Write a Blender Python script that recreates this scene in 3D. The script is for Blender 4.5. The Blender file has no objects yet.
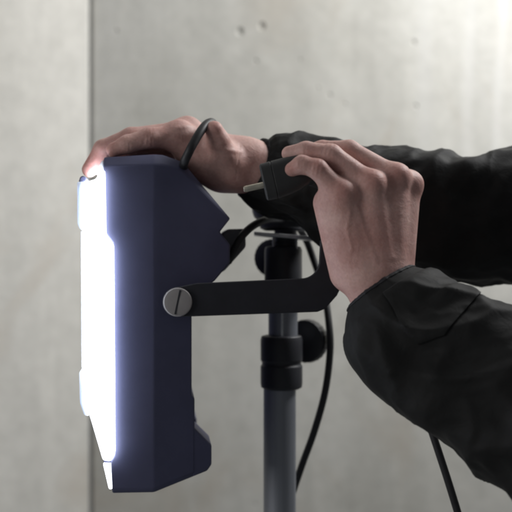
import bpy, bmesh, math, random
import numpy as np
from mathutils import Vector, Matrix, noise

random.seed(7)
S = bpy.context.scene
COL = S.collection

# ------------------------------------------------------------------ camera
CAM_D = 1.10
TANH = 0.2351                       # half width / distance
cam_d = bpy.data.cameras.new('camera')
cam = bpy.data.objects.new('camera', cam_d)
COL.objects.link(cam)
cam.location = (0, -CAM_D, 0)
cam.rotation_euler = (math.radians(90), 0, 0)
cam_d.sensor_width = 36
cam_d.lens = 18 / TANH
cam_d.clip_start = 0.05
cam_d.clip_end = 50
cam_d.dof.use_dof = True
cam_d.dof.focus_distance = CAM_D - 0.15
cam_d.dof.aperture_fstop = 6.0
S.camera = cam

# ------------------------------------------------------------------ light
W = bpy.data.worlds.new('World')
S.world = W
W.use_nodes = True
bgn = W.node_tree.nodes['Background']
bgn.inputs[0].default_value = (0.93, 0.97, 1.0, 1)
bgn.inputs[1].default_value = 0.08

def area(name, loc, target, sx, sy, power, col):
    d = bpy.data.lights.new(name, 'AREA')
    d.shape = 'RECTANGLE'; d.size = sx; d.size_y = sy
    d.energy = power; d.color = col
    o = bpy.data.objects.new(name, d)
    COL.objects.link(o)
    o.location = loc
    o.rotation_euler = (Vector(target) - Vector(loc)).to_track_quat('-Z', 'Y').to_euler()
    return o
area('work_light_upper_right', (0.98, 0.36, 1.02), (0.50, 0.9, 0.65), 0.7, 0.5, 26.5, (1.0, 1.0, 1.0))
area('fill_light_left', (-1.8, -1.10, 0.20), (0.0, -0.15, 0.0), 0.9, 0.9, 8.5, (1.0, 0.98, 0.97))  # added soft fill, stands in for bounce off the lamp-lit left wall
area('overhead_fill', (0.0, 0.10, 1.9), (0.0, 0.3, 0.0), 1.6, 0.4, 2.5, (1.0, 0.98, 0.95))  # added overhead fill for general brightness, not an actual fixture

S.view_settings.view_transform = 'Standard'
S.view_settings.look = 'None'
S.view_settings.exposure = 0.42
S.view_settings.gamma = 1.0
S.render.engine = 'CYCLES'
S.cycles.use_denoising = True
S.cycles.max_bounces = 8
S.cycles.filter_width = 2.6

# ------------------------------------------------------------------ helpers
def sc(y):
    return (y + CAM_D) * TANH / 256
def P(px, py, y):
    """point of the place seen at (px, py) of the photograph and standing at depth y"""
    s = sc(y)
    return Vector(((px - 256) * s, y, (256 - py) * s))

def mat(name):
    m = bpy.data.materials.new(name)
    m.use_nodes = True
    nt = m.node_tree
    return m, nt, nt.nodes, nt.links, nt.nodes['Principled BSDF']

def N(nodes, typ, **kw):
    n = nodes.new(typ)
    for k, v in kw.items():
        setattr(n, k, v)
    return n

def ramp(nodes, stops):
    r = nodes.new('ShaderNodeValToRGB')
    e = r.color_ramp.elements
    while len(e) < len(stops):
        e.new(0.5)
    for i, (p, c) in enumerate(stops):
        e[i].position = p
        e[i].color = (*c, 1) if len(c) == 3 else c
    return r

def mapped_noise(nt, scale, detail=4, rough=0.55, vec_scale=(1, 1, 1), dist=0.0, coord='Object'):
    tc = nt.nodes.new('ShaderNodeTexCoord')
    mp = nt.nodes.new('ShaderNodeMapping')
    mp.inputs['Scale'].default_value = vec_scale
    n = nt.nodes.new('ShaderNodeTexNoise')
    n.inputs['Scale'].default_value = scale
    n.inputs['Detail'].default_value = detail
    n.inputs['Roughness'].default_value = rough
    n.inputs['Distortion'].default_value = dist
    nt.links.new(tc.outputs[coord], mp.inputs[0])
    nt.links.new(mp.outputs[0], n.inputs['Vector'])
    return n

def mix(nt, fac, a, b, mode='MIX'):
    m = nt.nodes.new('ShaderNodeMix')
    m.data_type = 'RGBA'; m.blend_type = mode
    for sock, v in ((m.inputs[0], fac), (m.inputs[6], a), (m.inputs[7], b)):
        if hasattr(v, 'is_output'):
            nt.links.new(v, sock)
        elif isinstance(v, (int, float)):
            sock.default_value = v
        else:
            sock.default_value = (*v, 1)
    return m.outputs[2]

def bump(nt, h, strength, dist, prev=None):
    b = nt.nodes.new('ShaderNodeBump')
    b.inputs['Strength'].default_value = strength
    b.inputs['Distance'].default_value = dist
    nt.links.new(h, b.inputs['Height'])
    if prev is not None:
        nt.links.new(prev, b.inputs['Normal'])
    return b.outputs[0]

# ------------------------------------------------------------------ materials
def concrete(name, base, dark, light, streak, drips=()):
    m, nt, nd, ln, b = mat(name)
    big = mapped_noise(nt, 2.6, 5, 0.6, (1, 1, 0.7), 0.4)
    r1 = ramp(nd, [(0.30, dark), (0.52, base), (0.74, light)])
    ln.new(big.outputs[0], r1.inputs[0])
    st = mapped_noise(nt, 16, 4, 0.6, (1, 1, 0.045), 0.15)       # vertical formwork streaks
    r2 = ramp(nd, [(0.38, (0, 0, 0)), (0.66, (1, 1, 1))])
    ln.new(st.outputs[0], r2.inputs[0])
    c = mix(nt, streak, r1.outputs[0], mix(nt, r2.outputs[0], [x * 0.78 for x in base], [min(1, x * 1.25) for x in base]))
    fine = mapped_noise(nt, 30, 6, 0.7)
    r3 = ramp(nd, [(0.3, (0.80, 0.80, 0.79)), (0.65, (1.06, 1.06, 1.05))])
    ln.new(fine.outputs[0], r3.inputs[0])
    c = mix(nt, 0.6, c, r3.outputs[0], 'MULTIPLY')
    stain = mapped_noise(nt, 3.5, 3, 0.6, (1.2, 1, 0.8), 1.0)     # brownish stains
    r4 = ramp(nd, [(0.55, (0, 0, 0)), (0.75, (0.85, 0.85, 0.85))])
    ln.new(stain.outputs[0], r4.inputs[0])
    c = mix(nt, r4.outputs[0], c, [base[0] * 0.80, base[1] * 0.74, base[2] * 0.68])
    # air holes
    tc = N(nd, 'ShaderNodeTexCoord')
    vo = N(nd, 'ShaderNodeTexVoronoi')
    vo.inputs['Scale'].default_value = 19
    ln.new(tc.outputs['Object'], vo.inputs['Vector'])
    sep = N(nd, 'ShaderNodeSeparateColor')
    ln.new(vo.outputs['Color'], sep.inputs[0])
    # keep only some of the cells, with a radius of their own
    mth = N(nd, 'ShaderNodeMath', operation='MULTIPLY_ADD')
    ln.new(sep.outputs[0], mth.inputs[0]); mth.inputs[1].default_value = 0.42; mth.inputs[2].default_value = -0.355
    cmp_ = N(nd, 'ShaderNodeMath', operation='SUBTRACT')
    ln.new(mth.outputs[0], cmp_.inputs[0]); ln.new(vo.outputs['Distance'], cmp_.inputs[1])
    pit = N(nd, 'ShaderNodeMapRange')
    ln.new(cmp_.outputs[0], pit.inputs[0])
    pit.inputs[1].default_value = -0.02; pit.inputs[2].default_value = 0.05
    c = mix(nt, pit.outputs[0], c, [x * 0.62 for x in base])
    # pale lime runs
    for x0, slope, wd, am in drips:
        sx_ = N(nd, 'ShaderNodeSeparateXYZ'); ln.new(tc.outputs['Object'], sx_.inputs[0])
        wob = mapped_noise(nt, 5, 2, 0.5, (0.0, 0.0, 1.0))
        e1 = N(nd, 'ShaderNodeMath', operation='MULTIPLY_ADD'); ln.new(sx_.outputs[2], e1.inputs[0]); e1.inputs[1].default_value = slope; e1.inputs[2].default_value = x0
        e2 = N(nd, 'ShaderNodeMath', operation='MULTIPLY_ADD'); ln.new(wob.outputs[0], e2.inputs[0]); e2.inputs[1].default_value = 0.012; ln.new(e1.outputs[0], e2.inputs[2])
        e3 = N(nd, 'ShaderNodeMath', operation='SUBTRACT'); ln.new(sx_.outputs[0], e3.inputs[0]); ln.new(e2.outputs[0], e3.inputs[1])
        e4 = N(nd, 'ShaderNodeMath', operation='ABSOLUTE'); ln.new(e3.outputs[0], e4.inputs[0])
        mr = N(nd, 'ShaderNodeMapRange', interpolation_type='SMOOTHSTEP'); ln.new(e4.outputs[0], mr.inputs[0])
        mr.inputs[1].default_value = 0.0; mr.inputs[2].default_value = wd; mr.inputs[3].default_value = am; mr.inputs[4].default_value = 0.0
        fz = N(nd, 'ShaderNodeMapRange', interpolation_type='SMOOTHSTEP'); ln.new(sx_.outputs[2], fz.inputs[0])
        fz.inputs[1].default_value = -0.15; fz.inputs[2].default_value = 0.25
        fm = N(nd, 'ShaderNodeMath', operation='MULTIPLY'); ln.new(mr.outputs[0], fm.inputs[0]); ln.new(fz.outputs[0], fm.inputs[1])
        c = mix(nt, fm.outputs[0], c, (0.64, 0.64, 0.64))
    ln.new(c, b.inputs['Base Color'])
    b.inputs['Roughness'].default_value = 0.75
    b.inputs['Specular IOR Level'].default_value = 0.25
    inv = N(nd, 'ShaderNodeMath', operation='MULTIPLY'); inv.inputs[1].default_value = -1
    ln.new(pit.outputs[0], inv.inputs[0])
    n1 = bump(nt, fine.outputs[0], 0.35, 0.003)
    n2 = bump(nt, inv.outputs[0], 0.6, 0.003, n1)
    ln.new(n2, b.inputs['Normal'])
    return m
M_wall_r = concrete('concrete_grey', (0.455, 0.446, 0.412), (0.36, 0.350, 0.315), (0.545, 0.537, 0.510), 0.22, ((0.375, 0.03, 0.018, 0.16), (0.425, 0.05, 0.014, 0.20), (0.305, 0.0, 0.025, 0.15)))
M_wall_l = concrete('concrete_pale', (0.63, 0.612, 0.565), (0.59, 0.572, 0.525), (0.66, 0.642, 0.60), 0.25)

def plastic(name, col, rough, grain=0.0, spec=0.4, var=0.25):
    m, nt, nd, ln, b = mat(name)
    n = mapped_noise(nt, 24, 5, 0.65)
    r = ramp(nd, [(0.3, [c * (1 - var) for c in col]), (0.7, [c * (1 + var) for c in col])])
    ln.new(n.outputs[0], r.inputs[0])
    ln.new(r.outputs[0], b.inputs['Base Color'])
    rr = N(nd, 'ShaderNodeMapRange')
    ln.new(n.outputs[0], rr.inputs[0])
    rr.inputs[3].default_value = rough - 0.07; rr.inputs[4].default_value = rough + 0.08
    ln.new(rr.outputs[0], b.inputs['Roughness'])
    b.inputs['Specular IOR Level'].default_value = spec
    if grain:
        g = mapped_noise(nt, 900, 2, 0.5)
        ln.new(bump(nt, g.outputs[0], grain, 0.0006), b.inputs['Normal'])
    return m
M_house = plastic('navy_housing_plastic', (0.086, 0.090, 0.162), 0.62, 0.10, var=0.10)
M_black = plastic('black_plastic', (0.028, 0.029, 0.035), 0.45, 0.2)
M_bracket = plastic('black_powder_coat', (0.020, 0.021, 0.028), 0.6, 0.15)
M_gland = plastic('grey_rubber', (0.14, 0.145, 0.16), 0.6)
M_cord = plastic('black_rubber_cord', (0.022, 0.022, 0.025), 0.5)
M_plug = plastic('black_plug_rubber', (0.036, 0.037, 0.038), 0.66, 0.15)
M_hem = plastic('black_hem_binding', (0.014, 0.014, 0.017), 0.75)

def metal(name, col, rough, brushed=False):
    m, nt, nd, ln, b = mat(name)
    n = mapped_noise(nt, 120 if not brushed else 60, 4, 0.6, (1, 1, 1) if not brushed else (1, 1, 0.03))
    r = ramp(nd, [(0.3, [c * 0.75 for c in col]), (0.7, [min(1, c * 1.15) for c in col])])
    ln.new(n.outputs[0], r.inputs[0])
    ln.new(r.outputs[0], b.inputs['Base Color'])
    b.inputs['Metallic'].default_value = 1
    b.inputs['Roughness'].default_value = rough
    ln.new(bump(nt, n.outputs[0], 0.15, 0.0005), b.inputs['Normal'])
    return m
M_bolt = plastic('dull_zinc', (0.30, 0.285, 0.285), 0.62, var=0.2)
M_brass = metal('nickel_brass', (0.72, 0.67, 0.56), 0.42)
M_plate = metal('worn_steel', (0.45, 0.46, 0.48), 0.35)
M_tube = metal('blue_grey_anodised_tube', (0.31, 0.325, 0.36), 0.62, True)

def emit_mat():
    m, nt, nd, ln, b = mat('lit_diffuser')
    b.inputs['Base Color'].default_value = (0.8, 0.82, 0.85, 1)
    b.inputs['Roughness'].default_value = 0.4
    n = mapped_noise(nt, 12, 2)
    r = ramp(nd, [(0.2, (0.80, 0.87, 1.0)), (0.8, (0.86, 0.92, 1.0))])
    ln.new(n.outputs[0], r.inputs[0])
    ln.new(r.outputs[0], b.inputs['Emission Color'])
    b.inputs['Emission Strength'].default_value = 8.5
    return m
M_emit = emit_mat()

def lens_mat():
    m, nt, nd, ln, b = mat('frosted_clear_plastic')
    n = mapped_noise(nt, 40, 3)
    r = ramp(nd, [(0.3, (0.80, 0.83, 0.90)), (0.7, (0.86, 0.88, 0.94))])
    ln.new(n.outputs[0], r.inputs[0])
    ln.new(r.outputs[0], b.inputs['Base Color'])
    b.inputs['Roughness'].default_value = 0.35
    b.inputs['Transmission Weight'].default_value = 0.0
    b.inputs['IOR'].default_value = 1.45
    b.inputs['Subsurface Weight'].default_value = 0.85
    b.inputs['Subsurface Radius'].default_value = (0.9, 0.94, 1.0)
    b.inputs['Subsurface Scale'].default_value = 0.006
    return m
M_lens = lens_mat()

def skin_mat():
    m, nt, nd, ln, b = mat('skin')
    n1 = mapped_noise(nt, 38, 5, 0.6, dist=0.5)
    r1 = ramp(nd, [(0.30, (0.52, 0.29, 0.255)), (0.52, (0.62, 0.385, 0.345)), (0.75, (0.69, 0.46, 0.41))])
    ln.new(n1.outputs[0], r1.inputs[0])
    at = N(nd, 'ShaderNodeAttribute', attribute_name='redness')
    c = mix(nt, at.outputs['Fac'], r1.outputs[0], (0.52, 0.22, 0.19))
    n2 = mapped_noise(nt, 420, 3, 0.6)
    r2 = ramp(nd, [(0.3, (0.86, 0.83, 0.82)), (0.7, (1.04, 1.04, 1.04))])
    ln.new(n2.outputs[0], r2.inputs[0])
    c = mix(nt, 0.8, c, r2.outputs[0], 'MULTIPLY')
    ln.new(c, b.inputs['Base Color'])
    b.inputs['Roughness'].default_value = 0.52
    b.inputs['Specular IOR Level'].default_value = 0.35
    b.inputs['Subsurface Weight'].default_value = 0.22
    b.inputs['Subsurface Radius'].default_value = (0.9, 0.3, 0.15)
    b.inputs['Subsurface Scale'].default_value = 0.006
    tc = N(nd, 'ShaderNodeTexCoord')
    vo = N(nd, 'ShaderNodeTexVoronoi', feature='DISTANCE_TO_EDGE')
    vo.inputs['Scale'].default_value = 520
    wob = mapped_noise(nt, 200, 2)
    ad = N(nd, 'ShaderNodeMix', data_type='RGBA', blend_type='LINEAR_LIGHT')
    ad.inputs[0].default_value = 0.004
    ln.new(tc.outputs['Object'], ad.inputs[6]); ln.new(wob.outputs['Color'], ad.inputs[7])
    ln.new(ad.outputs[2], vo.inputs['Vector'])
    n = bump(nt, vo.outputs['Distance'], 0.20, 0.0005)
    n = bump(nt, n2.outputs[0], 0.25, 0.0006, n)
    n = bump(nt, mapped_noise(nt, 75, 4, 0.6, dist=0.8).outputs[0], 0.35, 0.0022, n)
    ln.new(n, b.inputs['Normal'])
    return m
M_skin = skin_mat()

def fabric_mat(name, col):
    m, nt, nd, ln, b = mat(name)
    n = mapped_noise(nt, 18, 4, 0.6)
    r = ramp(nd, [(0.3, [c * 0.7 for c in col]), (0.7, [c * 1.35 for c in col])])
    ln.new(n.outputs[0], r.inputs[0])
    ln.new(r.outputs[0], b.inputs['Base Color'])
    b.inputs['Roughness'].default_value = 0.66
    b.inputs['Specular IOR Level'].default_value = 0.14
    b.inputs['Sheen Weight'].default_value = 0.02
    b.inputs['Sheen Roughness'].default_value = 0.5
    w = mapped_noise(nt, 1500, 2, 0.5)
    f = mapped_noise(nt, 60, 4, 0.6, dist=1.0)
    nn = bump(nt, w.outputs[0], 0.25, 0.0005)
    nn = bump(nt, f.outputs[0], 0.35, 0.002, nn)
    ln.new(nn, b.inputs['Normal'])
    return m
M_jacket = fabric_mat('black_jacket_fabric', (0.0155, 0.0157, 0.0157))

# ------------------------------------------------------------------ object helpers
def tag(o, label=None, cat=None, group=None, kind=None):
    if label: o['label'] = label
    if cat: o['category'] = cat
    if group: o['group'] = group
    if kind: o['kind'] = kind
    return o

def link(name, me, m, parent=None, smooth=False):
    o = bpy.data.objects.new(name, me)
    COL.objects.link(o)
    if m: me.materials.append(m)
    if smooth:
        me.polygons.foreach_set('use_smooth', [True] * len(me.polygons))
    if parent is not None:
        o.parent = parent
        o.matrix_parent_inverse = Matrix.Translation(-parent_loc(parent))
    return o

def parent_loc(o):
    return Vector(o.location) if o.type == 'EMPTY' else Vector((0, 0, 0))

def empty(name, loc):
    o = bpy.data.objects.new(name, None)
    COL.objects.link(o)
    o.location = loc
    o.empty_display_size = 0.02
    return o

def from_bm(name, bm, m, parent=None, bevel=0.0, segs=2, smooth=True, angle=25):
    bmesh.ops.recalc_face_normals(bm, faces=bm.faces[:])
    me = bpy.data.meshes.new(name)
    bm.to_mesh(me); bm.free()
    o = link(name, me, m, parent)
    if bevel:
        b = o.modifiers.new('bevel', 'BEVEL')
        b.width = bevel; b.segments = segs; b.limit_method = 'ANGLE'; b.angle_limit = math.radians(angle)
        b.harden_normals = False
    if smooth:
        me.polygons.foreach_set('use_smooth', [True] * len(me.polygons))
        me.set_sharp_from_angle(angle=math.radians(35))
    return o

def prism(bm, pts, y0, y1):
    """pts: list of (x, z); extruded between y0 and y1 (numbers or functions of x)"""
    f0 = y0 if callable(y0) else (lambda x: y0)
    f1 = y1 if callable(y1) else (lambda x: y1)
    a = [bm.verts.new((x, f0(x), z)) for x, z in pts]
    b = [bm.verts.new((x, f1(x), z)) for x, z in pts]
    n = len(pts)
    bm.faces.new(a); bm.faces.new(b[::-1])
    for i in range(n):
        j = (i + 1) % n
        bm.faces.new((a[i], b[i], b[j], a[j]))

def box(bm, lo, hi):
    prism(bm, [(lo[0], lo[2]), (hi[0], lo[2]), (hi[0], hi[2]), (lo[0], hi[2])], lo[1], hi[1])

def lathe(bm, prof, centre, axis, seg=48):
    """prof: list of (radius, height) along axis"""
    q = Vector((0, 0, 1)).rotation_difference(Vector(axis).normalized())
    c = Vector(centre)
    rings = []
    for r, h in prof:
        rings.append([bm.verts.new(c + q @ Vector((r * math.cos(2 * math.pi * i / seg), r * math.sin(2 * math.pi * i / seg), h))) for i in range(seg)])
    for k in range(len(rings) - 1):
        for i in range(seg):
            j = (i + 1) % seg
            bm.faces.new((rings[k][i], rings[k][j], rings[k + 1][j], rings[k + 1][i]))
    bm.faces.new(rings[0][::-1]); bm.faces.new(rings[-1])

def spline(pts, n):
    """Catmull-Rom through the points"""
    p = [Vector(v) for v in pts]
    p = [p[0] * 2 - p[1]] + p + [p[-1] * 2 - p[-2]]
    out = []
    m = len(p) - 3
    for k in range(n + 1):
        t = k / n * m
        i = min(int(t), m - 1); t -= i
        a, b, c, d = p[i:i + 4]
        out.append(0.5 * ((2 * b) + (c - a) * t + (2 * a - 5 * b + 4 * c - d) * t * t + (3 * b - a - 3 * c + d) * t ** 3))
    return out

def tube(bm, pts, rad, n=80, seg=16):
    line = spline(pts, n)
    prev = None
    rings = []
    for k, p in enumerate(line):
        t = (line[min(k + 1, n)] - line[max(k - 1, 0)]).normalized()
        if prev is None:
            u = t.orthogonal().normalized()
        else:
            u = (prev - t * prev.dot(t)).normalized()
        prev = u
        v = t.cross(u)
        r = rad(k / n) if callable(rad) else rad
        rings.append([bm.verts.new(p + r * (u * math.cos(2 * math.pi * i / seg) + v * math.sin(2 * math.pi * i / seg))) for i in range(seg)])
    for k in range(n):
        for i in range(seg):
            j = (i + 1) % seg
            bm.faces.new((rings[k][i], rings[k][j], rings[k + 1][j], rings[k + 1][i]))
    bm.faces.new(rings[0][::-1]); bm.faces.new(rings[-1])

# ------------------------------------------------------------------ setting: concrete walls
WY = 0.90
def slab(name, m, corner, ang, length, thick=0.2, z0=-1.1, z1=1.5):
    """upright concrete panel whose visible face starts at corner and runs off at ang in plan"""
    bm = bmesh.new()
    d = Vector((math.cos(ang), math.sin(ang), 0)); nrm = Vector((-d.y, d.x, 0))
    if nrm.y < 0: nrm = -nrm
    c = Vector(corner)
    q = [c, c + d * length, c + d * length + nrm * thick, c + nrm * thick]
    lo = [bm.verts.new((v.x, v.y, z0)) for v in q]
    hi = [bm.verts.new((v.x, v.y, z1)) for v in q]
    bm.faces.new(lo); bm.faces.new(hi[::-1])
    for i in range(4):
        j = (i + 1) % 4
        bm.faces.new((lo[i], lo[j], hi[j], hi[i]))
    o = from_bm(name, bm, m, None, bevel=0.004, segs=2)
    tag(o, kind='structure')
    return o
xr = P(91.5, 0, WY).x
xl = P(89.4, 0, WY - 0.012).x
wall_r = slab('wall_right', M_wall_r, (xr, WY, 0), 0.0, 2.6)
wall_l = slab('wall_left', M_wall_l, (xl, WY - 0.012, 0), math.radians(180 + 22), 1.6)
bm = bmesh.new(); box(bm, (xl + 0.0002, WY + 0.010, -1.1), (xr - 0.0002, WY + 0.06, 1.5))
tag(from_bm('wall_joint', bm, M_wall_r), kind='structure')
# blow-holes: little dished pits cut into the wall face
bm = bmesh.new()
for px, py, r in ((240, 31.5, 0.0075), (262, 26, 0.0075), (116.5, 31, 0.004), (256, 61, 0.004), (414, 42, 0.0045), (330, 95, 0.004), (318, 88, 0.003), (345, 104, 0.003), (300, 60, 0.003), (416, 106, 0.004)):
    c = P(px, py, WY)
    bmesh.ops.create_icosphere(bm, subdivisions=3, radius=r, matrix=Matrix.Translation(c + Vector((0, -0.25 * r, 0))) @ Matrix.Diagonal((1, 0.9, 1.15, 1)))
cutter = from_bm('cutter', bm, None, None, smooth=False)
bo = wall_r.modifiers.new('pits', 'BOOLEAN'); bo.operation = 'DIFFERENCE'; bo.object = cutter; bo.solver = 'EXACT'
dg = bpy.context.evaluated_depsgraph_get()
me = bpy.data.meshes.new_from_object(wall_r.evaluated_get(dg))
wall_r.modifiers.clear(); wall_r.data = me
bpy.data.objects.remove(cutter)

# ------------------------------------------------------------------ light stand
SY = 0.02
sx = P(281.5, 0, SY).x
ss = sc(SY)
stand = empty('light_stand', (sx, SY, P(0, 640, SY).z))
tag(stand, 'dark telescopic light stand with clamp knobs carrying the work lamp', 'light stand')
Z = lambda py: P(0, py, SY).z
def col(name, prof, m, cx=sx):
    bm = bmesh.new()
    lathe(bm, [(r * ss, Z(py)) for r, py in prof], (cx, SY, 0), (0, 0, 1), 56)
    return from_bm(name, bm, m, stand, bevel=0.0006, segs=2)
col('lower_tube', [(16.2, 640), (16.2, 380)], M_tube, P(279.7, 0, SY).x)
col('collar', [(17, 389), (20.5, 387), (21, 383), (21, 366), (19.6, 364), (19.6, 362), (21, 360), (21, 340), (20, 336), (16, 335)], M_black)
col('upper_tube', [(14.6, 345), (14.6, 262)], M_tube, P(283, 0, SY).x)
col('upper_collar', [(15, 297), (18.5, 296), (18.8, 294), (18.8, 250), (17.6, 247), (14, 246)], M_black, P(283.3, 0, SY).x)
col('spigot', [(12.0, 250), (12.0, 243), (11.2, 242), (11.2, 222)], M_black, P(285.5, 0, SY).x)
# seam rib on the tube and little steel pins by the spigot
bm = bmesh.new()
box(bm, (sx - 0.0012, SY - 15.8 * ss, Z(342)), (sx + 0.0014, SY - 14.2 * ss, Z(300)))
from_bm('tube_rib', bm, M_plate, stand, bevel=0.0004)
for px in (273.5, 296.5):
    bm = bmesh.new()
    lathe(bm, [(1.2 * ss, Z(249)), (1.2 * ss, Z(234))], (P(px, 0, SY - 0.012).x, SY - 0.012, 0), (0, 0, 1), 16)
    from_bm('guide_pin', bm, M_plate, stand)
# mounting plate
bm = bmesh.new()
a = P(254, 231.5, SY - 0.03); b = P(317, 238.5, SY - 0.03)
v = [bm.verts.new((x, y, z)) for (x, z) in ((a.x, a.z), (b.x, b.z + 0.0018), (b.x, b.z - 0.0022), (a.x, a.z - 0.0036)) for y in (SY - 0.034, SY + 0.03)]
for f in ((0, 2, 3, 1), (2, 4, 5, 3), (4, 6, 7, 5), (6, 0, 1, 7), (0, 6, 4, 2), (1, 3, 5, 7)):
    bm.faces.new([v[i] for i in f])
from_bm('mounting_plate', bm, M_plate, stand, bevel=0.0009)
# head above the plate
bm = bmesh.new()
hy = SY + 0.012
lathe(bm, [(19, Z(230)), (26, Z(228.5)), (28, Z(222)), (31, Z(219)), (33, Z(212)), (33, Z(202)), (29, Z(198)), (20, Z(192))] if False else
      [(22 * ss, Z(230.5)), (27 * ss, Z(228)), (28 * ss, Z(221)), (33 * ss, Z(217)), (35 * ss, Z(211)), (35 * ss, Z(200)), (31 * ss, Z(195)), (18 * ss, Z(190))],
      (P(287, 0, SY).x, hy, 0), (0, 0, 1), 40)
from_bm('stand_head', bm, M_black, stand, bevel=0.001)
# clamp knobs: fluted discs
def knob(px, py, y, rpx, axis, thick):
    c = P(px, py, y); s = sc(y)
    bm = bmesh.new()
    seg = 72
    q = Vector((0, 0, 1)).rotation_difference(Vector(axis).normalized())
    rings = []
    for rr, h in ((0.80, 0), (0.97, 0.12), (1.0, 0.25), (1.0, 0.75), (0.95, 0.92), (0.72, 1.0), (0.35, 1.02)):
        ring = []
        for i in range(seg):
            t = 2 * math.pi * i / seg
            fl = 1 + (0.012 * math.cos(24 * t) if 0.9 < rr else 0)
            r = rr * rpx * s * fl
            ring.append(bm.verts.new(c + q @ Vector((r * math.cos(t), r * math.sin(t), (h - 0.5) * thick))))
        rings.append(ring)
    for k in range(len(rings) - 1):
        for i in range(seg):
            j = (i + 1) % seg
            bm.faces.new((rings[k][i], rings[k][j], rings[k + 1][j], rings[k + 1][i]))
    bm.faces.new(rings[0][::-1]); bm.faces.new(rings[-1])
    o = from_bm('clamp_knob', bm, M_black, stand)
    return o
knob(273.5, 258, SY + 0.045, 19, (0.45, 1, 0), 0.016)
knob(307, 341, SY + 0.030, 21.5, (0.6, 1, 0), 0.016)
for (px, py, y0, y1) in ((277, 258, SY, SY + 0.045), (298, 341, SY, SY + 0.03)):
    bm = bmesh.new()
    tube(bm, [P(283, py, SY), P(px, py, y1)], 0.005, 2, 14)
    from_bm('knob_screw', bm, M_plate, stand)

# ------------------------------------------------------------------ work lamp
LY = -0.12                                   # near side of the lamp
HW = 0.12
s0 = sc(LY)
def L(px, py):
    p = P(px, py, LY)
    return (p.x, p.z)
lamp = empty('work_lamp', (P(160, 0, LY).x, LY, P(0, 494, LY).z))
tag(lamp, 'navy work floodlight with lit white front, swivel bracket and power cord', 'work lamp')
xc = P(154, 0, LY).x
x_back = P(232, 0, LY).x
def hw(x):
    return HW if x <= xc else HW - 0.022 * (x - xc) / (x_back - xc)
# housing: front block and tapering rear block share the crease
front = [(104, 157), (154, 153.6), (154, 493.2), (112.5, 493.2), (111, 461), (114, 455), (112.8, 243), (109, 238), (105.2, 233)]
rear = [(154, 153.6), (163, 153.8), (183, 160.5), (232, 217.5), (221, 231.5), (231.5, 244), (231.5, 263), (216, 281),
        (192, 300), (192, 397), (195, 400), (195, 480), (154, 493.2)]
bm = bmesh.new()
CH = {(104, 157): 9.5, (154, 153.6): 10.5, (163, 153.8): 10.5, (183, 160.5): 8.0, (112.5, 493.2): -4.5, (154, 493.2): -4.5, (195, 480): -4.0}
cache = {}
def VO(p, s):                                   # silhouette corner
    k = (p, s, 0)
    if k not in cache:
        x, z = L(*p); ins = abs(CH.get(p, 0)) * s0 * 0.8
        cache[k] = bm.verts.new((x, s * (hw(x) - ins), z))
    return cache[k]
def VS(p, s):                                   # corner of the flat side, below the chamfer
    if p not in CH: return VO(p, s)
    k = (p, s, 1)
    if k not in cache:
        x, z = L(p[0] + (2.0 if p[0] > 175 and p[1] < 300 else 0) * -1, p[1] + CH[p])
        cache[k] = bm.verts.new((x, s * hw(x), z))
    return cache[k]
for s in (-1, 1):
    bm.faces.new([VS(p, s) for p in front]); bm.faces.new([VS(p, s) for p in rear])
outline = rear[:] + front[3:] + [front[0]]
for a, b in zip(outline, outline[1:] + outline[:1]):
    if a == b: continue
    bm.faces.new((VO(a, -1), VO(b, -1), VO(b, 1), VO(a, 1)))
    for s in (-1, 1):
        poly = []
        for v in (VO(a, s), VS(a, s), VS(b, s), VO(b, s)):
            if v not in poly: poly.append(v)
        if len(poly) > 2: bm.faces.new(poly)
housing = from_bm('housing', bm, M_house, lamp, bevel=0.0014, segs=2, angle=12)
for s in (-1, 1):
    bm = bmesh.new()
    ya = lambda x: s * (hw(x) - 0.0004); yb = lambda x: s * (hw(x) - 0.052)
    xo = 0 if s < 0 else 9.5
    prism(bm, [L(*p) for p in ((193, 429), (195.3, 431), (212.5 - xo, 449), (212.5 - xo, 469), (208 - xo, 475.2), (193, 480))], ya, yb)
    from_bm('rear_foot', bm, M_house, lamp, bevel=0.0014, segs=2)
# diffuser: bulging lit body, a hair wider than the housing so its edge grazes the sides
dif = [(105.4, 171), (102.5, 171.5), (100, 173), (97.5, 180), (87.5, 183), (85, 187), (85, 384), (88, 404), (93, 420), (104, 458), (111.5, 459), (115.5, 452), (114.2, 245), (110.2, 240), (106.6, 235)]
bm = bmesh.new()
prism(bm, [L(*p) for p in dif], -HW - 0.0075, HW + 0.0075)
from_bm('diffuser', bm, M_emit, lamp, bevel=0.003, segs=3)
bm = bmesh.new()
prism(bm, [L(*p) for p in ((103.5, 463), (113.5, 463), (113.5, 488), (109.5, 489))], -HW + 0.002, HW - 0.002)
from_bm('lower_light_strip', bm, M_emit, lamp, bevel=0.0012)
# clear outer cover with tabs
for pts in (((78.5, 183), (84.3, 182.5), (84.3, 231), (81, 229), (79, 224)),
            ((82.3, 231.5), (84.3, 231.5), (84.3, 366), (83, 366)),
            ((80.5, 371), (84.3, 367), (86.5, 398), (90, 414), (85.5, 413), (81.5, 401))):
    bm = bmesh.new()
    prism(bm, [L(*p) for p in pts], -HW - 0.0077, HW + 0.0077)
    from_bm('cover_rib', bm, M_lens, lamp, bevel=0.0012)
bm = bmesh.new()
prism(bm, [L(*p) for p in ((99.3, 172.4), (99.5, 165), (103.0, 159.5), (103.6, 170.8), (102.0, 170.6))], -HW + 0.004, HW - 0.004)
from_bm('cover_rib', bm, M_lens, lamp, bevel=0.0012)
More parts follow.
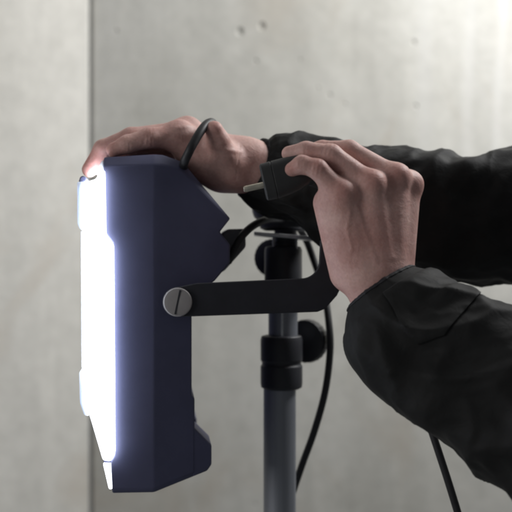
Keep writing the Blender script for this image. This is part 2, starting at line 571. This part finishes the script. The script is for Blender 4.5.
# front top cap and bottom lip
bm = bmesh.new()
prism(bm, [L(*p) for p in ((78.8, 182), (80.5, 176.5), (84, 175.5), (87.2, 178.5), (85.6, 182))], -HW + 0.006, HW - 0.006)
from_bm('top_lip', bm, M_house, lamp, bevel=0.0012)
bm = bmesh.new()
prism(bm, [L(*p) for p in ((104, 459.2), (112, 459.8), (112, 462.6), (104, 462.2))], -HW + 0.001, HW - 0.001)
from_bm('bottom_lip', bm, M_house, lamp, bevel=0.0005)
# swivel bracket
AY = -HW - 0.006
def arc(cx, cy, r, a0, a1, n):
    return [(cx + r * math.cos(math.radians(a0 + (a1 - a0) * i / n)), cy + r * math.sin(math.radians(a0 + (a1 - a0) * i / n))) for i in range(n + 1)]
arm = arc(177, 302, 15, 90, 270, 14) + [(196, 283.2), (302, 278.6)] + arc(302, 260.6, 18, 90, 10, 8)[1:] + [(321, 240), (344, 240), (344, 284), (338, 296), (326, 309.5), (318, 312.6)]
brk = empty('bracket', (P(330, 0, AY).x, 0, P(0, 300, AY).z)); brk.parent = lamp; brk.matrix_parent_inverse = Matrix.Translation(-Vector(lamp.location))
def A(px, py):
    p = P(px, py, AY); return (p.x, p.z)
arm_w = [A(*p) for p in arm]
bpy.data.objects.remove(brk)
bm = bmesh.new(); prism(bm, arm_w, AY - 0.002, AY + 0.002)
from_bm('bracket_arm', bm, M_bracket, lamp, bevel=0.0009)
bm = bmesh.new(); prism(bm, [(x, max(min(z, A(0, 296)[1]), A(0, 311)[1])) if x < A(300, 0)[0] else (x, min(z, A(0, 290)[1])) for x, z in arm_w], -AY - 0.002, -AY + 0.002)
from_bm('bracket_arm', bm, M_bracket, lamp, bevel=0.0009)
bx0 = A(335, 0)[0]
bm = bmesh.new(); box(bm, (bx0, AY + 0.0022, A(0, 296)[1]), (bx0 + 0.0038, -AY - 0.0022, A(0, 286)[1]))
from_bm('bracket_base', bm, M_bracket, lamp, bevel=0.0008)
bm = bmesh.new(); box(bm, (P(300, 0, SY).x, SY - 0.012, A(0, 304)[1]), (bx0 + 0.003, SY + 0.012, A(0, 289.5)[1]))
from_bm('bracket_clamp', bm, M_black, lamp, bevel=0.0015)
# pivot bolts
bolt_c = A(177, 302)
for s in (-1, 1):
    bm = bmesh.new()
    yb = s * (HW + 0.008)
    lathe(bm, [(14.3 * s0, 0), (14.3 * s0, 0.0024), (13.4 * s0, 0.0034), (10 * s0, 0.0040), (3 * s0, 0.0042)], (bolt_c[0], yb, bolt_c[1]), (0, s, 0), 56)
    bo = from_bm('pivot_bolt', bm, M_bolt, lamp, bevel=0.0)
    bm = bmesh.new()
    lathe(bm, [(0.006, 0), (0.006, 0.03)], (bolt_c[0], s * (HW - 0.024), bolt_c[1]), (0, s, 0), 20)
    from_bm('bolt_shank', bm, M_bolt, bo)
    # slot: a dark groove seen as a narrow recessed bar
    bm = bmesh.new()
    q = math.radians(12)
    dx, dz = math.sin(q), math.cos(q)
    hl, hwid = 12.2 * s0, 0.9 * s0
    pts = [(bolt_c[0] + dx * hl - dz * hwid, bolt_c[1] + dz * hl + dx * hwid), (bolt_c[0] + dx * hl + dz * hwid, bolt_c[1] + dz * hl - dx * hwid),
           (bolt_c[0] - dx * hl + dz * hwid, bolt_c[1] - dz * hl - dx * hwid), (bolt_c[0] - dx * hl - dz * hwid, bolt_c[1] - dz * hl + dx * hwid)]
    prism(bm, pts, yb + s * 0.0030, yb + s * 0.0043)
    from_bm('slot', bm, M_black, bo)
# cable gland box at the back
GY = -0.03
def G(px, py):
    p = P(px, py, GY); return (p.x, p.z)
bm = bmesh.new()
prism(bm, [G(*p) for p in ((222, 240), (234, 229.5), (252, 229), (252.5, 247), (231, 271), (218, 276))], GY - 0.022, GY + 0.03)
from_bm('cable_gland', bm, M_gland, lamp, bevel=0.002)
# power cord of the lamp
YAW = math.radians(5.0)
def unyaw(p):
    o = Vector(lamp.location)
    return Matrix.Rotation(-YAW, 3, 'Z') @ (p - o) + o
bm = bmesh.new()
tube(bm, [unyaw(p) for p in (P(228, 262, -0.056), P(234, 250, -0.060), P(243, 235, -0.058), P(256, 224, -0.045), P(272, 219, -0.02), P(292, 222, 0.03), P(304, 236, 0.06), P(313, 258, 0.068),
          P(324, 292, 0.055), P(329, 325, 0.04), P(330, 352, 0.035), P(325, 392, 0.035), P(314, 432, 0.04), P(301, 468, 0.05), P(288, 510, 0.06), P(281, 560, 0.07), P(279, 640, 0.07))],
     3.6 * sc(0.03), 160, 16)
from_bm('power_cord', bm, M_cord, lamp)

lamp.rotation_euler.z = YAW      # the lamp's front is turned a little towards the viewer

# ------------------------------------------------------------------ organic surfaces: signed distance + surface nets
def cap(X, a, b, ra, rb):
    a = np.array(a); b = np.array(b)
    ba = b - a
    L2 = float(ba @ ba) + 1e-12
    pa = X - a
    t = np.clip((pa @ ba) / L2, 0, 1)
    d = np.linalg.norm(pa - t[..., None] * ba, axis=-1)
    return d - (ra + (rb - ra) * t)
def smin(a, b, k):
    h = np.clip(0.5 + 0.5 * (b - a) / k, 0, 1)
    return b + (a - b) * h - k * h * (1 - h)
def surface_nets(F, org, h):
    ins = F < 0
    nx, ny, nz = F.shape
    acc = np.zeros((nx - 1, ny - 1, nz - 1, 3)); cnt = np.zeros((nx - 1, ny - 1, nz - 1))
    offs = [(i, j, k) for i in (0, 1) for j in (0, 1) for k in (0, 1)]
    for o in offs:
        for ax in range(3):
            if o[ax]: continue
            e = list(o); e[ax] = 1
            s1 = tuple(slice(o[d], F.shape[d] - 1 + o[d]) for d in range(3))
            s2 = tuple(slice(e[d], F.shape[d] - 1 + e[d]) for d in range(3))
            f1, f2 = F[s1], F[s2]
            m = ins[s1] != ins[s2]
            t = np.where(m, f1 / np.where(m, f1 - f2, 1), 0)
            for d in range(3):
                acc[..., d] += np.where(m, o[d] + (t if d == ax else 0), 0)
            cnt += m
    act = cnt > 0
    idx = -np.ones(act.shape, int)
    idx[act] = np.arange(act.sum())
    cells = np.argwhere(act)
    vs = (cells + acc[act] / cnt[act][:, None]) * h + org
    quads = []
    for ax in range(3):
        u, v = (ax + 1) % 3, (ax + 2) % 3
        s1 = [slice(1, -1)] * 3; s2 = [slice(1, -1)] * 3
        s1[ax] = slice(0, -1); s2[ax] = slice(1, None)
        a = ins[tuple(s1)]; b = ins[tuple(s2)]
        for flip in (False, True):
            g = np.argwhere((a & ~b) if not flip else (~a & b))
            base = g.copy()
            for d in (u, v): base[:, d] += 1
            q = []
            for du, dv in ((0, 0), (-1, 0), (-1, -1), (0, -1)):
                c = base.copy(); c[:, u] += du; c[:, v] += dv
                q.append(idx[c[:, 0], c[:, 1], c[:, 2]])
            q = np.stack(q, 1)
            quads.append(q[:, ::-1] if flip else q)
    return vs, np.concatenate(quads)

def hand(name, palm, fingers, bumps, red, parent, lines=(), h=0.00105, kp=0.012, kf=0.008):
    """palm: capsules (a,b,ra,rb); fingers: list of capsule chains; bumps: small capsules blended on; red: (point, radius, amount)"""
    allc = palm + [c for f in fingers for c in f] + bumps
    pts = np.array([list(c[0]) for c in allc] + [list(c[1]) for c in allc])
    rmax = max(max(c[2], c[3]) for c in allc)
    lo = pts.min(0) - rmax - 4 * h; hi = pts.max(0) + rmax + 4 * h
    n = np.ceil((hi - lo) / h).astype(int) + 1
    axs = [(lo[d] + h * np.arange(n[d])) for d in range(3)]
    def put(D, c, kk, mg=0.016):
        """blend one capsule into the field, inside its own box only"""
        a = np.array(c[0]); b = np.array(c[1]); r = max(c[2], c[3]) + mg
        sl = []
        for d in range(3):
            i0 = np.searchsorted(axs[d], min(a[d], b[d]) - r); i1 = np.searchsorted(axs[d], max(a[d], b[d]) + r)
            sl.append(slice(max(0, i0), max(1, i1)))
        sl = tuple(sl)
        g = np.stack(np.meshgrid(*[axs[d][sl[d]] for d in range(3)], indexing='ij'), -1)
        D[sl] = smin(D[sl], cap(g, *c), kk)
    BIG = 0.03
    D = np.full(n, BIG)
    for c in palm: put(D, c, kp)
    Fm = np.full(n, BIG)
    for f in fingers:
        d = np.full(n, BIG)
        for c in f: put(d, c, 0.0035)
        Fm = smin(Fm, d, 0.0016)
    D = smin(D, Fm, kf)
    for c in bumps: put(D, c, 0.008)
    vs, qs = surface_nets(D, lo, h)
    me = bpy.data.meshes.new(name)
    me.from_pydata(vs.tolist(), [], qs.tolist())
    bm = bmesh.new(); bm.from_mesh(me)
    bmesh.ops.recalc_face_normals(bm, faces=bm.faces[:])
    for _ in range(3):
        bmesh.ops.smooth_vert(bm, verts=bm.verts[:], factor=0.5, use_axis_x=True, use_axis_y=True, use_axis_z=True)
    # veins (raised) and skin creases (sunk): real relief on the side they run along
    bm.normal_update()
    bv = bm.verts
    bv.ensure_lookup_table()
    vc = np.array([v.co for v in bv]); vn = np.array([v.normal for v in bv])
    sp = np.stack([256 + vc[:, 0] / ((vc[:, 1] + CAM_D) * TANH / 256), 256 - vc[:, 2] / ((vc[:, 1] + CAM_D) * TANH / 256)], 1)
    disp = np.zeros(len(vc))
    for pl, wd, am in lines:
        pl = np.array(pl, float); best = np.full(len(vc), 1e9)
        for a, b in zip(pl[:-1], pl[1:]):
            ab = b - a; t = np.clip(((sp - a) @ ab) / (ab @ ab), 0, 1)
            best = np.minimum(best, np.linalg.norm(sp - a - t[:, None] * ab, axis=1))
        disp += am * np.exp(-(best / wd) ** 2) * np.clip(-vn[:, 1] * 2.5, 0, 1)
    vc += vn * disp[:, None]
    for v, c in zip(bv, vc): v.co = c
    bm.to_mesh(me); bm.free()
    co = np.empty(len(me.vertices) * 3); me.vertices.foreach_get('co', co); co = co.reshape(-1, 3)
    att = me.attributes.new('redness', 'FLOAT', 'POINT')
    R = np.zeros(len(co))
    for p, r, a in red:
        R = np.maximum(R, a * np.exp(-((co - np.array(p)) ** 2).sum(1) / (r * r)))
    att.data.foreach_set('value', R.astype(np.float32))
    return link(name, me, M_skin, parent, smooth=True)

def chain(pts, rads):
    return [(tuple(pts[i]), tuple(pts[i + 1]), rads[i], rads[i + 1]) for i in range(len(pts) - 1)]

person = empty('person', P(620, 640, 0.0))
tag(person, 'person in a black jacket, one hand on the lamp, the other holding a plug', 'person')

# ---- near hand: left hand, little-finger side towards the viewer, pinching the plug
HY = -0.17
s = sc(HY)
k = s                                   # metres for one photograph pixel here
mcp = {'pinky': P(341, 195, -0.180), 'ring': P(370, 186, -0.175), 'middle': P(394, 179, -0.163), 'index': P(407, 186, -0.150)}
wr = P(383, 292, -0.172)
palm = []
base = {'pinky': P(362, 278, -0.178), 'ring': P(376, 274, -0.180), 'middle': P(388, 270, -0.176), 'index': P(396, 268, -0.165)}
for f, r in (('pinky', 13.5), ('ring', 14.0), ('middle', 14), ('index', 13.5)):
    palm.append((tuple(base[f]), tuple(mcp[f]), 18 * k, r * k))
palm.append((tuple(P(350, 272, -0.165)), tuple(P(330, 203, -0.170)), 21 * k, 17 * k))     # heel of the palm
palm.append((tuple(P(365, 262, -0.150)), tuple(P(350, 205, -0.150)), 22 * k, 18 * k))     # hollow of the palm
palm.append((tuple(wr), tuple(P(374, 272, -0.168)), 29 * k, 27 * k))
palm.append((tuple(P(388, 298, -0.170)), tuple(P(428, 336, -0.192)), 26 * k, 28 * k))      # wrist and forearm
palm.append((tuple(P(375, 299, -0.174)), tuple(P(412, 344, -0.193)), 20 * k, 22 * k))
pk = chain([mcp['pinky'], P(317.5, 169, -0.184), P(302, 164.5, -0.182), P(292, 169.5, -0.178)], [12.6 * k, 9.6 * k, 8.8 * k, 7.4 * k])
rg = chain([mcp['ring'], P(331, 155, -0.172), P(306, 151, -0.168), P(289, 153.5, -0.162)], [13.2 * k, 10.6 * k, 9.2 * k, 7.6 * k])
md = chain([mcp['middle'], P(349, 151, -0.156), P(322, 150, -0.148), P(304, 153, -0.144)], [13.4 * k, 10.8 * k, 9.4 * k, 8 * k])
ix = chain([mcp['index'], P(369, 163, -0.134), P(340, 160, -0.124), P(320, 164, -0.122)], [13.2 * k, 10.8 * k, 9.4 * k, 8 * k])
th = chain([P(370, 262, -0.142), P(358, 232, -0.118), P(344, 203, -0.106), P(324, 180, -0.112)], [17 * k, 13 * k, 12 * k, 9.5 * k])
bumps = []
for f, off, r in (('pinky', (2, -1, -0.004), 10), ('ring', (2, -2, -0.0045), 10.5), ('middle', (3, -2, -0.004), 10.5), ('index', (3, -2, -0.003), 10.5)):
    m_ = mcp[f]
    o_ = Vector((off[0] * k, off[2], -off[1] * k))
    bumps.append((tuple(m_ + o_), tuple(m_ + o_ * 1.15), r * k, r * k))
    # extensor tendon on the back of the hand
    bb = base[f] + Vector((6 * k, -0.007, 0))
    bumps.append((tuple(m_ + o_ * 0.6), tuple(bb), 7.5 * k, 5.5 * k))
red = [(mcp['pinky'] + Vector((0, -0.012, 0.003)), 0.011, 0.55), (mcp['ring'] + Vector((0, -0.012, 0.003)), 0.011, 0.6), (mcp['middle'] + Vector((0.004, -0.01, 0.003)), 0.011, 0.5),
       (mcp['index'] + Vector((0.005, -0.008, 0.0)), 0.010, 0.45), (P(317, 165, -0.19), 0.007, 0.4), (P(290, 168, -0.185), 0.007, 0.5), (P(375, 235, -0.19), 0.022, 0.35)]
lines = [([(376, 262), (368, 240), (362, 222), (357, 206)], 2.8, 0.0005), ([(392, 258), (388, 235), (384, 212), (384, 198)], 3.0, 0.0004), 
         ([(352, 250), (347, 228), (350, 212)], 2.0, 0.0005), ([(402, 250), (401, 226), (399, 206)], 3.0, 0.0003)]
for (ax_, ay_), (bx_, by_) in (((313, 160), (310, 173)), ((317, 159), (314, 174)), ((321, 160), (318, 176)), ((300.5, 158), (299, 168)), ((303, 158), (301.5, 169)), ((330, 142), (326, 154)), ((334, 143), (330, 156)), ((326, 141), (322, 153)),
                             ((306, 144), (305, 153))):
    lines.append(([(ax_, ay_), (bx_, by_)], 0.9, -0.00035))
hand('hand', palm, [pk, rg, md, ix, th], bumps, red, person, lines)

# ---- far hand: right hand lying on the lamp, thumb towards the viewer
k = sc(-0.07)
mcp = {'index': P(177, 137, -0.084), 'middle': P(186, 134, -0.066), 'ring': P(190, 139, -0.046), 'pinky': P(192, 146, -0.028)}
wr = P(246, 163, -0.055)
palm = []
base = {'index': P(226, 158, -0.070), 'middle': P(230, 156, -0.060), 'ring': P(232, 158, -0.050), 'pinky': P(232, 163, -0.040)}
for f, r in (('index', 13.5), ('middle', 14.5), ('ring', 13), ('pinky', 12)):
    palm.append((tuple(base[f]), tuple(mcp[f]), 17 * k, r * k))
palm.append((tuple(P(224, 169, -0.066)), tuple(P(203, 160, -0.074)), 18 * k, 16 * k))
palm.append((tuple(P(236, 172, -0.056)), tuple(P(270, 176, -0.054)), 17 * k, 19 * k))
palm.append((tuple(P(226, 168, -0.050)), tuple(P(203, 156, -0.040)), 18 * k, 15 * k))
palm.append((tuple(wr), tuple(P(228, 163, -0.060)), 22.5 * k, 22 * k))
palm.append((tuple(P(246, 163, -0.055)), tuple(P(285, 176, -0.052)), 23 * k, 25 * k))
palm.append((tuple(P(222, 169, -0.058)), tuple(P(250, 167, -0.056)), 20 * k, 21 * k))
palm.append((tuple(P(216, 168, -0.060)), tuple(P(194, 164, -0.062)), 17 * k, 15 * k))
palm.append((tuple(P(204, 158, -0.070)), tuple(P(184, 146, -0.072)), 15 * k, 12 * k))
ix = chain([mcp['index'], P(149, 138, -0.098), P(127, 144.5, -0.103), P(113.5, 150, -0.104)], [12.6 * k, 9.8 * k, 8.6 * k, 7.2 * k])
md = chain([mcp['middle'], P(131, 138, -0.082), P(103, 149, -0.084), P(89.5, 169.5, -0.084)], [13.6 * k, 10.2 * k, 9 * k, 7.6 * k])
rg = chain([mcp['ring'], P(142, 145, -0.058), P(112, 154, -0.056), P(97, 167, -0.055)], [12.5 * k, 10 * k, 8.8 * k, 7.6 * k])
pk = chain([mcp['pinky'], P(158, 154, -0.034), P(137, 160, -0.031), P(124, 166, -0.03)], [11 * k, 8.8 * k, 7.8 * k, 6.8 * k])
th = chain([P(232, 170, -0.072), P(223, 154, -0.086), P(218, 141, -0.094), P(214, 130, -0.099)], [16.5 * k, 13.5 * k, 11.2 * k, 9.0 * k])
bumps = []
for f, r in (('index', 10), ('middle', 11), ('ring', 10)):
    m_ = mcp[f] + Vector((0, 0, 0.004))
    bumps.append((tuple(m_), tuple(m_ + Vector((0.002, 0, 0.001))), r * k, r * k))
    bumps.append((tuple(m_), tuple(base[f] + Vector((0, 0, 0.010))), 5.5 * k, 5.5 * k))
red = [(P(89, 163, -0.09), 0.014, 0.6), (P(111, 150, -0.105), 0.009, 0.5), (P(215, 128, -0.1), 0.009, 0.35), (P(176, 126, -0.08), 0.012, 0.35)]
lines = [([(240, 152), (226, 150), (212, 146)], 2.2, 0.0007), ([(205, 128), (190, 126), (176, 128)], 2.0, 0.0006)]
for (ax_, ay_), (bx_, by_) in (((146, 128), (144, 143)), ((149, 128), (148, 145)), ((152, 128), (152, 146)), ((126, 136), (126, 150)), ((129, 136), (129.5, 150)), ((222, 140), (214, 145)),
                             ((205, 150), (220, 178)), ((198, 150), (208, 176)), ((240, 145), (236, 180))):
    lines.append(([(ax_, ay_), (bx_, by_)], 0.9, -0.0003))
hand('hand', palm, [ix, md, rg, pk, th], bumps, red, person, lines)

# ------------------------------------------------------------------ jacket sleeves
def sleeve(path, hws, depth_ratio, seed, amp, side_hint=(0, -1, 0), n=170, seg=150, extra=None, shear=0.0):
    pts = [P(*p) for p in path]
    line = spline(pts, n)
    rad = spline([Vector((h * sc(p[2]), 0, 0)) for h, p in zip(hws, path)], n)
    rad = [r.x for r in rad]
    frames = []
    for i, p in enumerate(line):
        t = (line[min(i + 1, n)] - line[max(i - 1, 0)]).normalized()
        b = Vector(side_hint); b = (b - t * b.dot(t)).normalized()      # towards the viewer
        a = t.cross(b).normalized()                                      # across, in the picture plane
        frames.append((p, t, a, b))
    cum = [0.0]
    for i in range(1, n + 1):
        cum.append(cum[-1] + (line[i] - line[i - 1]).length)
    def surf(i, th, off=0.0):
        i = max(0, min(n, i))
        i0 = int(i); i1 = min(i0 + 1, n); f = i - i0
        p = frames[i0][0].lerp(frames[i1][0], f); a = frames[i0][2].lerp(frames[i1][2], f); b = frames[i0][3].lerp(frames[i1][3], f)
        r = rad[i0] * (1 - f) + rad[i1] * f
        L_ = cum[i0] * (1 - f) + cum[i1] * f
        c, s_ = math.cos(th), math.sin(th)
        fade = min(1.0, 0.25 + L_ / 0.05)
        # folds that run round and along the arm
        q = Vector((c * 0.9 + seed, s_ * 0.9, L_ * 15 + 0.8 * c))
        w = 1 - abs(noise.noise(q)) * 2.2
        q2 = Vector((c * 1.9 + 3 * seed, s_ * 1.9 + 5, L_ * 30 + 1.4 * s_))
        w2 = 1 - abs(noise.noise(q2)) * 2
        w3 = noise.noise(Vector((c * 1.2, s_ * 1.2 + seed, L_ * 7)))
        w4 = 1 - abs(noise.noise(Vector((c * 3.2 + 7 * seed, s_ * 3.2 + L_ * 9, L_ * 55 + 2.2 * c)))) * 2
        d = amp * fade * (0.55 * (w - 0.45) + 0.24 * (w2 - 0.5) + 0.75 * w3 + 0.09 * (w4 - 0.5))
        if extra: d += extra(L_, th)
        if shear: p = p + frames[i0][1] * (shear * s_ * math.exp(-L_ / 0.025))
        return p + a * (c * (r + d + off)) + b * (s_ * (r * depth_ratio + d + off))
    return surf, n, seg, cum

def build_sleeve(name, surf, n, seg, parent, inner=26):
    bm = bmesh.new()
    rings = []
    # inside lining first, then round the hem, then the outside
    for j in range(8, 0, -1):
        rings.append([bm.verts.new(surf(j * 1.6, 2 * math.pi * i / seg, -0.0045)) for i in range(seg)])
    rings.append([bm.verts.new(surf(0, 2 * math.pi * i / seg, -0.0032)) for i in range(seg)])
    for i_ in range(n + 1):
        rings.append([bm.verts.new(surf(i_, 2 * math.pi * i / seg, 0 if i_ else -0.0008)) for i in range(seg)])
    for a, b in zip(rings[:-1], rings[1:]):
        for i in range(seg):
            j = (i + 1) % seg
            bm.faces.new((a[i], a[j], b[j], b[i]))
    bm.faces.new(rings[-1])
    o = from_bm(name, bm, M_jacket, parent)
    me = o.data
    me.set_sharp_from_angle(angle=math.radians(80))
    return o

def patch(name, surf, i0, i1, t0, t1, m, parent, lift=0.0016, nu=40, nv=40, corner=0.18):
    """a piece of cloth lying on the sleeve"""
    bm = bmesh.new()
    top, bot = {}, {}
    for u in range(nu + 1):
        for v in range(nv + 1):
            fu, fv = u / nu, v / nv
            # rounded corners: pull the ends of the last rows in
            e = abs(fv - 0.5) * 2
            cut = corner * max(0, e - 0.6) / 0.4
            ii = i0 + (i1 - i0) * (fu * (1 - cut) if True else fu)
            tt = t0 + (t1 - t0) * fv
            top[u, v] = bm.verts.new(surf(ii, tt, lift + (0.0008 if 0 < u < nu and 0 < v < nv else 0)))
            bot[u, v] = bm.verts.new(surf(ii, tt, -0.001))
    for u in range(nu):
        for v in range(nv):
            bm.faces.new((top[u, v], top[u + 1, v], top[u + 1, v + 1], top[u, v + 1]))
            bm.faces.new((bot[u, v], bot[u, v + 1], bot[u + 1, v + 1], bot[u + 1, v]))
    edge = [(u, 0) for u in range(nu)] + [(nu, v) for v in range(nv)] + [(u, nv) for u in range(nu, 0, -1)] + [(0, v) for v in range(nv, 0, -1)]
    for a, b in zip(edge, edge[1:] + edge[:1]):
        bm.faces.new((top[a], top[b], bot[b], bot[a]))
    return from_bm(name, bm, m, parent)

# near sleeve (left arm)
surf, n, seg, cum = sleeve(
    [(381, 287, -.172), (392, 303, -.176), (412, 331, -.185), (443, 355, -.196), (486, 382, -.212), (548, 421, -.238), (650, 492, -.285), (770, 575, -.34)],
    [38, 54, 69, 74, 80, 87, 90, 96], 0.86, 2.3, 0.010)
near = build_sleeve('jacket_sleeve', surf, n, seg, person)
patch('cuff_tab', surf, 16, 74, math.radians(84), math.radians(168), M_jacket, near, lift=0.0022)
def binding(surf, parent):
    bm = bmesh.new()
    sg = 120
    rings = []
    for i in range(sg):
        t = 2 * math.pi * i / sg
        c = surf(0.6, t, -0.0012); o_ = surf(0.6, t, 0.01); f_ = surf(6, t, -0.0012)
        u = (o_ - c).normalized(); v = (f_ - c).normalized()
        rr = 0.0024 * (1 + 0.09 * math.sin(t * 41) + 0.08 * math.sin(t * 23 + 1))
        rings.append([bm.verts.new(c + rr * (u * math.cos(2 * math.pi * j / 10) + v * math.sin(2 * math.pi * j / 10))) for j in range(10)])
    for i in range(sg):
        a, b = rings[i], rings[(i + 1) % sg]
        for j in range(10):
            q = (j + 1) % 10
            bm.faces.new((a[j], a[q], b[q], b[j]))
    from_bm('cuff_binding', bm, M_hem, parent)
binding(surf, near)
# far sleeve (right arm)
surf, n, seg, cum = sleeve(
    [(252, 168, -.055), (262, 172, -.055), (280, 177, -.052), (310, 184, -.048), (360, 200, -.042), (420, 213, -.036), (470, 218, -.03), (515, 219, -.025), (620, 226, -.01), (760, 242, .01)],
    [29.5, 35, 40, 43, 55, 62, 66, 67, 70, 74], 0.78, 6.1, 0.013, shear=0.012)
far = build_sleeve('jacket_sleeve', surf, n, seg, person)
binding(surf, far)

# ------------------------------------------------------------------ plug held by the near hand
PY = -0.165
plug = empty('power_plug', P(285, 205, PY))
tag(plug, 'black rubber power plug with metal pins pinched between fingertips', 'plug')
ps = sc(PY)
ax = Vector((-0.975, 0.0, -0.22)).normalized()      # direction of the pins (in the picture: left and a little down)
cx_ = P(283, 178, PY)
up = Vector((-0.22, 0, 0.975)).normalized()
dep = Vector((0, 1, 0))
def rounded(bm, stations):
    """stations: (offset along -ax, half height, half depth, shift up)"""
    rings = []
    sg = 40
    for t, hh, hd, su in stations:
        ring = []
        for i in range(sg):
            a_ = 2 * math.pi * i / sg
            c, s_ = math.cos(a_), math.sin(a_)
            e = 0.55
            x_ = math.copysign(abs(c) ** e, c) * hd * ps
            z_ = math.copysign(abs(s_) ** e, s_) * hh * ps + su * ps
            ring.append(bm.verts.new(cx_ - ax * (t * ps) + dep * x_ + up * z_))
        rings.append(ring)
    for a_, b_ in zip(rings[:-1], rings[1:]):
        for i in range(sg):
            j = (i + 1) % sg
            bm.faces.new((a_[i], a_[j], b_[j], b_[i]))
    bm.faces.new(rings[0][::-1]); bm.faces.new(rings[-1])
bm = bmesh.new()
rounded(bm, [(-20.5, 16.8, 15, 0), (-19.3, 18.4, 16.5, 0), (-10, 18.8, 17, 0), (-9.2, 18.0, 16.4, 0), (-8.4, 18.8, 17, 0), (4, 18.4, 16.5, 1), (14, 17, 15.5, 2), (24, 15, 14, 4), (32, 10, 10, 6)])
from_bm('plug_body', bm, M_plug, plug, bevel=0.0)
for dz_, dy_ in ((-2.5, -9), (-2.5, 11)):
    bm = bmesh.new()
    c0 = cx_ + ax * (18 * ps) + up * (dz_ * ps) + dep * (dy_ * ps)
    lathe(bm, [(2.5 * ps, 0), (2.5 * ps, 20.5 * ps), (2.0 * ps, 22.5 * ps), (0.9 * ps, 23 * ps)], c0, ax, 24)
    from_bm('pin', bm, M_brass, plug)
bm = bmesh.new()
tube(bm, [P(312, 178, -0.150), P(332, 192, -0.128), P(352, 222, -0.108), P(380, 280, -0.10), P(405, 350, -0.105), P(424, 408, -0.115), P(438, 450, -0.12), P(449, 484, -0.12), P(460, 520, -0.12), P(475, 570, -0.12), P(490, 640, -0.12)],
     lambda t: (8 - 4 * min(1, t * 9)) * ps if t < 0.12 else 4.0 * ps, 120, 16)
from_bm('cord', bm, M_cord, plug)

# ------------------------------------------------------------------ cable held under the thumb of the far hand
bm = bmesh.new()
cable_pts = [P(168, 440, 0.17), P(168, 330, 0.17), P(170, 240, 0.165), P(172, 200, 0.10), P(176, 176, 0.02), P(187, 176, -0.055), P(183.5, 166, -0.106), P(189, 152, -0.116), P(196, 139, -0.113), P(202, 129.5, -0.106), P(207, 124, -0.096), P(212, 122.5, -0.084), P(214, 127, -0.070),
             P(213, 140, -0.055), P(196, 165, 0.02), P(176, 205, 0.13), P(178, 270, 0.17), P(174, 340, 0.175), P(174, 430, 0.175)]
tube(bm, cable_pts, 4.5 * sc(-0.11), 140, 18)
o = from_bm('cable', bm, M_cord, None)
tag(o, 'short black cable loop held under the thumb above the lamp', 'cable')
